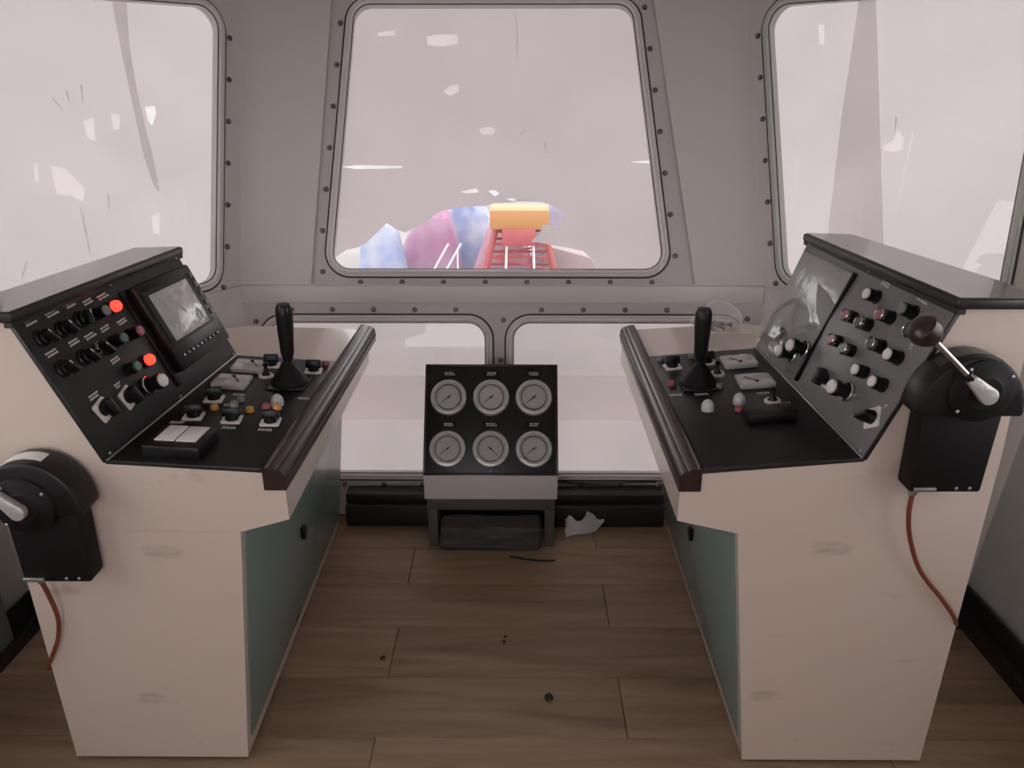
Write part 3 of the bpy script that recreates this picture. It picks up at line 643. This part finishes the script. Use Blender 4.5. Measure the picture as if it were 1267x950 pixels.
# clear wrap still stuck on the far end of the right instrument panel
def wrap():
    bm = bmesh.new(); nx, ny = 40, 44; g = []
    bumps = [(.80, .26, .16, .034), (.66, .20, .10, .058), (.60, .29, .10, .060)]
    for i in range(nx+1):
        for j in range(ny+1):
            s, t = .572+.40*i/nx, .085+.83*j/ny; h = .0105
            for (a, b_, w_, hh) in bumps:
                d = math.hypot((s-a)*.62, (t-b_)*.33)/(w_*.62); h = max(h, .0105+hh*max(0, 1-d*d)**.6 if d < 1 else h)
            f = max(0, 1-t/.55); h += (noise.noise(V((s*30, t*17, 1.3)))+1)*.006*f + (noise.noise(V((s*9, t*6, 4))) + .8)*.0003
            g.append(bm.verts.new(surf('R', 'p', s, t, h).translation))
    for i in range(nx):
        for j in range(ny): q = i*(ny+1)+j; bm.faces.new((g[q], g[q+1], g[q+ny+2], g[q+ny+1]))
    b = MB(); b.bm.free(); b.bm = bm
    b.make('plastic_wrap', 'clear_wrap', None, ang=80, label='crinkled clear plastic wrap over the far end of the right panel', cat='plastic wrap')
wrap()

# ------------------------------------------------------------------ lever boxes on the console ends
def lever_box(cx, hb, label, long_lever, ang):
    """hb: height of the bottom edge; mounted on the console end at y = 1.337"""
    yb, yf = 1.334, 1.262; hd = hb+.178; r = .094
    root = thing('control_lever_box', label, 'lever box', (cx, yb, hb))
    P = lambda poly, y0, y1, bev: MB().hexa([(x, y1, z) for x, z in poly], [(x, y0, z) for x, z in poly], bev)
    P([(cx-.068, hb), (cx+.068, hb), (cx+.073, hd), (cx-.072, hd)], yb, yf+.020, .006).make('housing', 'black_matt', root)
    dome = [(cx+r*1.02, hd-.012), (cx+r*1.02, hd)]+[(cx+r*math.cos(a), hd+r*1.08*math.sin(a)) for a in [math.pi*q/16 for q in range(1, 16)]]+[(cx-r*1.02, hd), (cx-r*1.02, hd-.012)]
    P(dome, yb-.002, yf, .007).make('dome', 'black_plastic', root, ang=40)
    # pale scale strip on the crown
    st = [math.pi*(.40+.30*q/8) for q in range(9)] if not long_lever else [math.pi*(.30+.42*q/8) for q in range(9)]
    o_, i_ = r+.0015, r-.002
    arc = [(cx+o_*math.cos(a), hd+o_*1.08*math.sin(a)) for a in st]+[(cx+i_*math.cos(a), hd+i_*1.08*math.sin(a)) for a in st[::-1]]
    b = MB()
    for q in range(8):
        quad = [arc[q], arc[q+1], arc[-2-q], arc[-1-q]]; b.hexa([(x, yf+.020, z) for x, z in quad], [(x, yf+.048, z) for x, z in quad])
    b.make('scale_strip', 'apron' if not long_lever else 'btn_black', root)
    # dial disc with raised rim
    Md = axes(V((cx+(.008 if long_lever else -.010), yf, hd+(.040 if long_lever else .012))), V((1, 0, 0)), V((0, 0, 1)), V((0, -1, 0)))
    b = MB(); b.lathe([(0, 0), (.060, 0), (.058, .005), (.050, .009), (.034, .011), (.030, .014), (0, .015)], 32, Md); dl = b.make('dial', 'black_matt', root)
    for a in (.6, 2.2, 3.9):
        Ms = Md @ Matrix.Translation(V((.053*math.cos(a), .053*math.sin(a), .0078))); link('dial_screw', PR['screw'], dl, Ms)
    # lever boss
    Ml = Md @ Matrix.Translation(V((0, 0, .014))) @ RZ(ang)
    n = 10; bp = [(.016*math.cos(math.pi/2+math.pi*q/n), .016*math.sin(math.pi/2+math.pi*q/n)) for q in range(n+1)]+[(.045, -.0095), (.050, -.006), (.050, .006), (.045, .0095)]
    lv = MB().prism(bp, 0, .016, .003, Ml).make('lever', 'silver_lever', root, label='silver lever boss')
    if long_lever:
        MB().tube([Ml @ V((.046, 0, .008)), Ml @ V((.060, 0, .009))], .008, 10).make('collar', 'black_plastic', lv)
        MB().tube([Ml @ V((.055, 0, .008)), Ml @ V((.165, 0, .023))], .0054, 12).make('lever_rod', 'chrome', lv)
        Mk = Ml @ Matrix.Translation(V((.160, 0, .022))) @ Matrix.Rotation(math.radians(81), 4, 'Y')
        b = MB(); b.lathe([(0, 0), (.011, .001), (.016, .006), (.024, .018), (.027, .030), (.0255, .042), (.018, .050), (.008, .053), (0, .0535)], 22, Mk); b.make('lever_knob', 'knob_brown', lv, label='dark brown ball knob')
    # cable gland plate underneath
    gx = cx-(.041 if long_lever else .046)
    b = MB(); b.box((gx-.020, yf+.014, hb+.004), (gx+.022, yf+.021, hb+.013), .002); b.lathe([(0, -.018), (.007, -.018), (.009, -.012), (.009, -.002), (.0, 0)], 12, Matrix.Translation(V((gx-.005, yf+.045, hb))))
    b.make('cable_gland', 'steel', root)
    for q in (.02, .045): link('case_screw', PR['screw'], root, axes(V((cx+q, yf+.0202, hb+.010)), V((1, 0, 0)), V((0, 0, 1)), V((0, -1, 0))))
    return gx-.005, yf+.045, hb-.018
gx, gy, gz = lever_box(.812, .756, 'black lever box with brown knob on the right console', True, math.radians(139))
MB().tube(smoothpath([(gx, gy, gz), (.767, 1.305, .695), (.783, 1.311, .638), (.815, 1.318, .568), (.848, 1.324, .522), (.885, 1.327, .480), (.930, 1.330, .420), (.955, 1.375, .36), (.957, 1.46, .25), (.957, 1.53, .10), (.957, 1.58, .010), (.957, 1.66, .006)], 8), .0048, 8).make('red_cable', 'cable_red', None, label='dark red cable hanging below the right lever box', cat='cable', group='lever box cables')
gx, gy, gz = lever_box(-.922, .543, 'black lever box with bare silver lever on the left console', False, math.radians(133))
MB().tube(smoothpath([(gx, gy, gz), (gx+.004, 1.312, gz-.04), (-.968, 1.318, .425), (-.985, 1.324, .365), (-1.010, 1.326, .315), (-1.040, 1.345, .265), (-1.042, 1.42, .20), (-1.042, 1.50, .08), (-1.042, 1.55, .010), (-1.042, 1.62, .006)], 8), .0048, 8).make('red_cable', 'cable_red', None, label='dark red cable hanging below the left lever box', cat='cable', group='lever box cables')

# ------------------------------------------------------------------ gauge stand at the foot of the front window
gs = thing('gauge_stand', 'low black gauge stand with six round pressure gauges', 'gauge stand', (-.083, 2.25, 0))
x0, x1 = -.300, .134
Mg = plane((-.083, 2.2, .286), (1, 2.2, .286), (-.083, 2.4, .587)); Lg = math.hypot(.2, .301); hw = .217
MB().box((-hw, 0, -.008), (hw, Lg, 0), .002, Mg).make('gauge_panel', 'black_plastic', gs)
b = MB()
for lo, hi in (((-hw-.002, -.004, -.004), (-hw+.005, Lg+.003, .004)), ((hw-.005, -.004, -.004), (hw+.002, Lg+.003, .004)), ((-hw, Lg-.004, -.004), (hw, Lg+.003, .004)), ((-hw, -.004, -.004), (hw, .004, .004))): b.box(lo, hi, .001, Mg)
b.make('panel_frame', 'rail_wood', gs)
MB().hexa([(x0+.004, 2.215, .205), (x1-.004, 2.215, .205), (x1-.004, 2.30, .205), (x0+.004, 2.30, .205)], [(x0+.004, 2.39, .565), (x1-.004, 2.39, .565), (x1-.004, 2.41, .565), (x0+.004, 2.41, .565)]).make('case', 'black_matt', gs)
MB().box((x0, 2.196, .196), (x1, 2.214, .284), .002).make('apron', 'apron', gs, label='plain grey apron')
MB().box((x0+.006, 2.205, .150), (x1-.006, 2.30, .197), .002).make('cross_bar', 'stand_grey', gs)
for xa in (x0+.006, x1-.038):
    for ya in (2.215, 2.285): MB().box((xa, ya, 0), (xa+.032, ya+.032, .152), .002).make('leg', 'stand_grey', gs)
def gauge(a, b_, needle):
    M = Mg @ Matrix.Translation(V((a, b_, 0)))
    m = MB(); m.lathe([(0, 0), (.0605, 0), (.0605, .010), (.057, .016), (.049, .017), (.0475, .011), (0, .011)], 36); o = link('gauge', m.mesh('gauge', 'gauge_ring'), gs, M)
    m = MB(); m.lathe([(.0395, .0105), (.0425, .0105), (.0425, .0155), (.0395, .0155)], 36); link('inner_ring', m.mesh('inner_ring', 'dark_line'), o, M)
    m = MB(); m.lathe([(0, .0112), (.0400, .0112), (.0400, .0125), (0, .0125)], 36); link('dial_face', m.mesh('dial_face', 'gauge_face'), o, M)
    m = MB()
    for q in range(21):
        an = math.radians(225-13.5*q); r0 = .031 if q % 5 == 0 else .034
        m.tube([(r0*math.cos(an), r0*math.sin(an), .0127), (.037*math.cos(an), .037*math.sin(an), .0127)], .0005, 4)
    link('scale_marks', m.mesh('scale_marks', 'dark_line'), o, M)
    m = MB(); an = math.radians(needle); m.tube([(-.010*math.cos(an), -.010*math.sin(an), .0135), (.030*math.cos(an), .030*math.sin(an), .0135)], [.0018, .0009], 5); m.lathe([(0, .0125), (.004, .0125), (.004, .015), (0, .015)], 12)
    link('needle', m.mesh('needle', 'dark_line'), o, M)
    m = MB(); m.lathe([(0, .0155), (.0475, .0155), (.0475, .0162), (0, .0162)], 36); link('cover_glass', m.mesh('cover_glass', 'glass'), o, M)
    for an in (.5*math.pi, 1.18*math.pi, 1.82*math.pi): link('ring_screw', PR['screw'], o, M @ Matrix.Translation(V((.053*math.cos(an), .053*math.sin(an), .0162))))
for j, bb_ in enumerate((.082, .252)):
    for i, a in enumerate((-.140, .0, .140)):
        gauge(a, bb_, -42 if (i == 1 and j == 0) else 218)
        M = Mg @ Matrix.Translation(V((a, bb_+.080, .0005))); o = link('name_plate', MB().box((-.026, -.009, 0), (.026, .009, .0015), .0004).mesh('name_plate', 'black_matt'), gs, M)
        link('plate_print', PR['legend%d' % ((i+j) % 4)], o, M @ Matrix.Translation(V((0, .002, .0016))))
link('panel_screw', PR['screw'], gs, Mg @ Matrix.Translation(V((0, .010, .001))))

# weathered timber between the stand's feet
b = MB(); b.box((-.254, 2.186, 0), (.084, 2.275, .092), .014, seg=3)
bmesh.ops.subdivide_edges(b.bm, edges=[e for e in b.bm.edges if e.calc_length() > .1], cuts=8, use_grid_fill=True)
for v in b.bm.verts:
    n_ = noise.noise_vector(V(v.co)*14)*.004; v.co += V((n_.x, n_.y, n_.z if v.co.z > .02 else 0))
    v.co.z = max(v.co.z, 0)
b.make('timber_block', 'old_wood', None, label='weathered dark timber block under the gauge stand', cat='wood block')

# crumpled tissue beside the stand
def tissue():
    bm = bmesh.new(); nx, ny = 22, 10; g = []
    for i in range(nx+1):
        for j in range(ny+1):
            u, v = i/nx, j/ny
            tp = [(0, .036), (.1, .062), (.28, .047), (.42, .052), (.78, .086), (1, .046)]
            zt = next(a_[1]+(b_[1]-a_[1])*(u-a_[0])/(b_[0]-a_[0]) for a_, b_ in zip(tp, tp[1:]) if u <= b_[0]+1e-9)
            zb = .003 if u < .8 else .003+.03*(u-.8)/.2
            x = .172+.136*u+.006*noise.noise(V((u*4, v*4, 7))); z = zb+(zt-zb)*v
            y = 2.268+.05*u+.026*v*(1-.4*u)+.012*math.sin(u*8+v*2)*(.3+.7*v)+.006*abs(u-.4)*10*v
            g.append(bm.verts.new((x, y, max(z, .002))))
    for i in range(nx):
        for j in range(ny): q = i*(ny+1)+j; bm.faces.new((g[q], g[q+1], g[q+ny+2], g[q+ny+1]))
    bmesh.ops.solidify(bm, geom=bm.faces[:], thickness=.0015)
    b = MB(); b.bm.free(); b.bm = bm; b.make('crumpled_tissue', 'tissue', None, ang=60, label='crumpled white tissue on the floor by the gauge stand', cat='tissue')
tissue()

# bag of screws on the right console's far end
BO = V((.578, 2.125, .786)); BU = V((0, .62, .785)); BN = V((0, -.785, .62))
bag = thing('plastic_bag', 'small clear plastic bag of screws on the right console', 'plastic bag', BO)
outl = [(-.074, .034), (-.055, .058), (-.030, .082), (.004, .104), (.036, .100), (.066, .078), (.078, .056), (.070, .026), (.040, .006), (.0, .001), (-.030, .010), (-.056, .022)]
def outline(f):
    i = int(f*12) % 12; g_ = f*12-int(f*12); a_, b_ = outl[i], outl[(i+1) % 12]; return a_[0]+(b_[0]-a_[0])*g_, a_[1]+(b_[1]-a_[1])*g_
bm = bmesh.new(); NR, NA = 9, 48; rings = {}
for sd in (1, -1):
    for i in range(NR+1):
        for k_ in range(NA):
            if i == NR and sd < 0: rings[sd, i, k_] = rings[1, i, k_]; continue
            f = i/NR; ox, oy = outline(k_/NA); a_, b_ = .006+(ox-.006)*f, .040+(oy-.040)*f
            th = .024*math.sqrt(max(0, 1-f*f))*(1.25-b_*7)*(1+.5*noise.noise(V((a_*40, b_*40, sd*3))))
            if sd < 0: th *= .45
            p = BO+V((1, 0, 0))*a_+BU*b_+BN*(sd*th)+V((0, 0, .004)); p.z = max(p.z, BO.z+.001)
            rings[sd, i, k_] = bm.verts.new(p)
for sd in (1, -1):
    for i in range(NR):
        for k_ in range(NA):
            q = [rings[sd, i, k_], rings[sd, i, (k_+1) % NA], rings[sd, i+1, (k_+1) % NA], rings[sd, i+1, k_]]
            try: bm.faces.new(q)
            except ValueError: pass
b = MB(); b.bm.free(); b.bm = bm; bmesh.ops.remove_doubles(bm, verts=bm.verts, dist=1e-5); b.make('pouch', 'bag_plastic', bag, ang=80)
MB().tube([BO+V((1, 0, 0))*x+BU*y+V((0, 0, .004)) for x, y in outl], .0017, 5, closed=True).make('welded_edge', 'tissue', bag)
bm = bmesh.new(); g = []
for i in range(13):
    for j in range(7):
        u, v = i/12, j/6; g.append(bm.verts.new((BO.x+.035+.062*u, BO.y-.012+.05*v-.02*u, BO.z+.0055+.006*u*.5+.010*(1+noise.noise(V((u*4, v*4, 2))))*(1-.5*u))))
for i in range(12):
    for j in range(6): q = i*7+j; bm.faces.new((g[q], g[q+1], g[q+8], g[q+7]))
b = MB(); b.bm.free(); b.bm = bm; b.make('bag_flap', 'bag_plastic', bag, ang=80)
m = MB(); m.lathe([(0, 0), (.0065, .0005), (.0065, .004), (.0032, .0045), (.003, .028), (0, .031)], 10); SCR = m.mesh('screw', 'screw'); rr = random.Random(5)
for q in range(16):
    p = BO+V((.004+rr.uniform(-.034, .032), 0, 0))+BU*(.020+.004*(q % 4))+BN*rr.uniform(-.002, .010)+V((0, 0, .004))
    link('screw', SCR, None, Matrix.Translation(p) @ RZ(rr.choice((-1, 1))*rr.uniform(.8, 2.2)) @ Matrix.Rotation(math.radians(rr.uniform(60, 80)), 4, 'X') @ Matrix.Translation(V((0, 0, -.014))), label='small dark screw inside the clear plastic bag', cat='screw', group='screws in the plastic bag')

# loose wires along the sill, bits on the floor
MB().tube(smoothpath([(.145, 2.425, .136), (.24, 2.424, .128), (.34, 2.424, .128), (.43, 2.424, .132), (.50, 2.424, .133)], 6), .0022, 6).make('thin_wire', 'wire_dark', None, label='thin dark wire along the sill right of the gauge stand, upper of two', cat='wire')
MB().tube(smoothpath([(.145, 2.421, .130), (.26, 2.420, .1235), (.37, 2.420, .121), (.50, 2.420, .1195)], 6), .0022, 6).make('thin_wire', 'wire_dark', None, label='thin dark wire along the sill right of the gauge stand, lower of two', cat='wire')
MB().tube(smoothpath([(-.02, 2.155, .003), (.05, 2.136, .003), (.11, 2.131, .003), (.128, 2.134, .003)], 5), .003, 6).make('wood_splinter', 'debris', None, label='thin dark splinter on the floor before the timber block', cat='splinter')
def crumb(x, y, r, label, seed):
    bm = bmesh.new(); bmesh.ops.create_icosphere(bm, subdivisions=2, radius=1)
    for v in bm.verts:
        k_ = 1+.35*noise.noise(v.co*1.7+V((seed, 0, 0))); v.co = V((x+v.co.x*r*k_, y+v.co.y*r*k_, max(.0005, r*.45+v.co.z*r*.55*k_)))
    b = MB(); b.bm.free(); b.bm = bm; b.make('dirt_crumb', 'debris', None, label=label, cat='dirt')
crumb(.085, 1.534, .011, 'largest dark dirt crumb on the middle of the plank floor', 1)
crumb(-.030, 1.764, .005, 'upper of two tiny dark crumbs on the plank floor', 2)
crumb(-.034, 1.745, .005, 'lower of two tiny dark crumbs on the plank floor', 3)
crumb(-.365, 1.676, .007, 'dark crumb on the floor near the left console', 4)

# dark teal boxing along the foot of the left wall
wl = bpy.data.objects['wall_left']
MB().hexa([(-1.385, 1.70, .0), (-1.415, .3, .0), (-1.455, .3, .0), (-1.43, 1.70, .0)], [(-1.385, 1.70, .31), (-1.415, .3, .31), (-1.455, .3, .31), (-1.43, 1.70, .31)], .003).make('foot_boxing', 'teal', wl, label='low dark teal boxing along the wall foot')
MB().hexa([(-1.38, 1.71, .31), (-1.41, .29, .31), (-1.46, .29, .31), (-1.435, 1.71, .31)], [(-1.38, 1.71, .325), (-1.41, .29, .325), (-1.46, .29, .325), (-1.435, 1.71, .325)], .003).make('boxing_top', 'wall_light', wl)

# ------------------------------------------------------------------ the yard outside
GZ = -2.0
MB().box((-60, -40, GZ-.1), (60, 90, GZ)).make('yard_ground', 'out_ground', None, smooth=False, kind='structure', label='grey yard ground outside')
def heap(name, x0, x1, y, ztop, m, label, peak=.5, depth=.9, seed=0, sharp=1.0):
    bm = bmesh.new(); nx, ny = 26, 20; g = []; zt = ztop-GZ
    for i in range(nx+1):
        for j in range(ny+1):
            u, v = i/nx, j/ny
            pu = (u/peak if u < peak else (1-u)/(1-peak)); env = min(1, pu*1.9)**sharp*min(1, 4*v*(1-v)*1.5)**.6
            z = zt*env*(.90+.10*noise.noise(V((u*5+seed, v*5, seed))))+.05*noise.noise(V((u*14, v*14, seed)))*env
            g.append(bm.verts.new((x0+(x1-x0)*u+.05*noise.noise(V((u*6, v*6, seed+9))), y+depth*(v-.5), GZ+max(0, z))))
    for i in range(nx):
        for j in range(ny): q = i*(ny+1)+j; bm.faces.new((g[q], g[q+1], g[q+ny+2], g[q+ny+1]))
    b = MB(); b.bm.free(); b.bm = bm; b.make(name, m, None, ang=50, label=label, cat='tarpaulin', group='tarpaulin heaps in the yard')
heap('tarpaulin_heap', -2.62, -1.62, 12.1, -.62, 'tarp_blue', 'blue peaked tarpaulin heap outside the torn film', .45, .8, 1, 1.2)
heap('tarpaulin_heap', -2.05, -.92, 13.05, -.56, 'tarp_magenta', 'magenta tarpaulin heap outside the torn film', .62, .85, 2, .7)
heap('tarpaulin_heap', -1.42, -.28, 14.1, -.62, 'tarp_white', 'white and pale blue tarpaulin heap outside the torn film', .45, .9, 3, .4)
heap('tarpaulin_heap', -.78, .30, 12.65, -.80, 'tarp_pink', 'pink tarpaulin heap behind the red lattice frame', .6, .7, 4, .6)
heap('tarpaulin_heap', .25, 1.10, 13.7, -.56, 'tarp_lilac', 'lilac tarpaulin at the right end of the orange beam', .35, .6, 5, .8)
st = thing('timber_stack', 'white stack of boards outside at the left of the torn film', 'stack', (-2.2, 11.4, GZ))
for q in range(6):
    MB().box((-2.62+.03*(q % 3), 11.2, GZ+.11*q), (-1.68-.02*(q % 2), 11.6, GZ+.10+.11*q), .01).make('board', 'white_steel', st)
tw = thing('lattice_frame', 'red lattice ladder frame carrying an orange beam outside', 'lattice frame', (0, 11.8, GZ))
for sx in (-1, 1):
    for yy in (11.6, 12.0): MB().tube([(.05+sx*.68, yy, GZ), (.05+sx*.36, yy, -.70)], .045, 8).make('leg', 'red_paint', tw)
for q in range(6):
    z = GZ+.25+.2*q; hw_ = .68-.32*(z-GZ)/1.3
    for yy in (11.6, 12.0): MB().tube([(.05-hw_, yy, z), (.05+hw_, yy, z)], .022, 6).make('rung', 'red_paint', tw)
    if q < 5:
        z2 = z+.2; h2 = .68-.32*(z2-GZ)/1.3; MB().tube([(.05-hw_, 11.59, z), (.05+h2, 11.59, z2)] if q % 2 else [(.05+hw_, 11.59, z), (.05-h2, 11.59, z2)], .016, 6).make('brace', 'red_paint', tw)
for sx in (-1, 1): MB().tube([(.05+sx*.24, 11.52, GZ), (.05+sx*.19, 11.52, -.68)], .02, 6).make('guide_rail', 'white_steel', tw)
MB().box((-.40, 11.5, -.72), (.48, 12.1, -.43), .02).make('beam', 'orange_paint', tw, label='orange box beam')
MB().box((-.22, 11.45, -.95), (.28, 12.05, -.70), .02).make('saddle', 'red_paint', tw)
rl = thing('step_rail', 'slanting white step rail before the magenta heap outside', 'railing', (-1.3, 11.0, GZ))
for dx in (0, .18): MB().tube([(-1.52+dx, 11.0, -1.75), (-.98+dx, 11.0, -.82)], .016, 6).make('handrail', 'white_steel', rl)
for f in (.1, .5, .9): MB().tube([(-1.52+.54*f+.18*(f > .3), 11.0, -1.75+.93*f), (-1.52+.54*f+.18*(f > .3), 11.0, GZ)], .014, 6).make('post', 'white_steel', rl)
MB().hexa([(.42, 12.35, GZ), (1.7, 12.35, GZ), (1.7, 13.0, GZ), (.42, 13.0, GZ)], [(.42, 12.35, -1.12), (1.2, 12.35, -1.33), (1.2, 13.0, -1.33), (.42, 13.0, -1.12)], .02).make('steel_ramp', 'grey_steel', None, label='pinkish grey steel ramp right of the red lattice frame outside', cat='ramp')
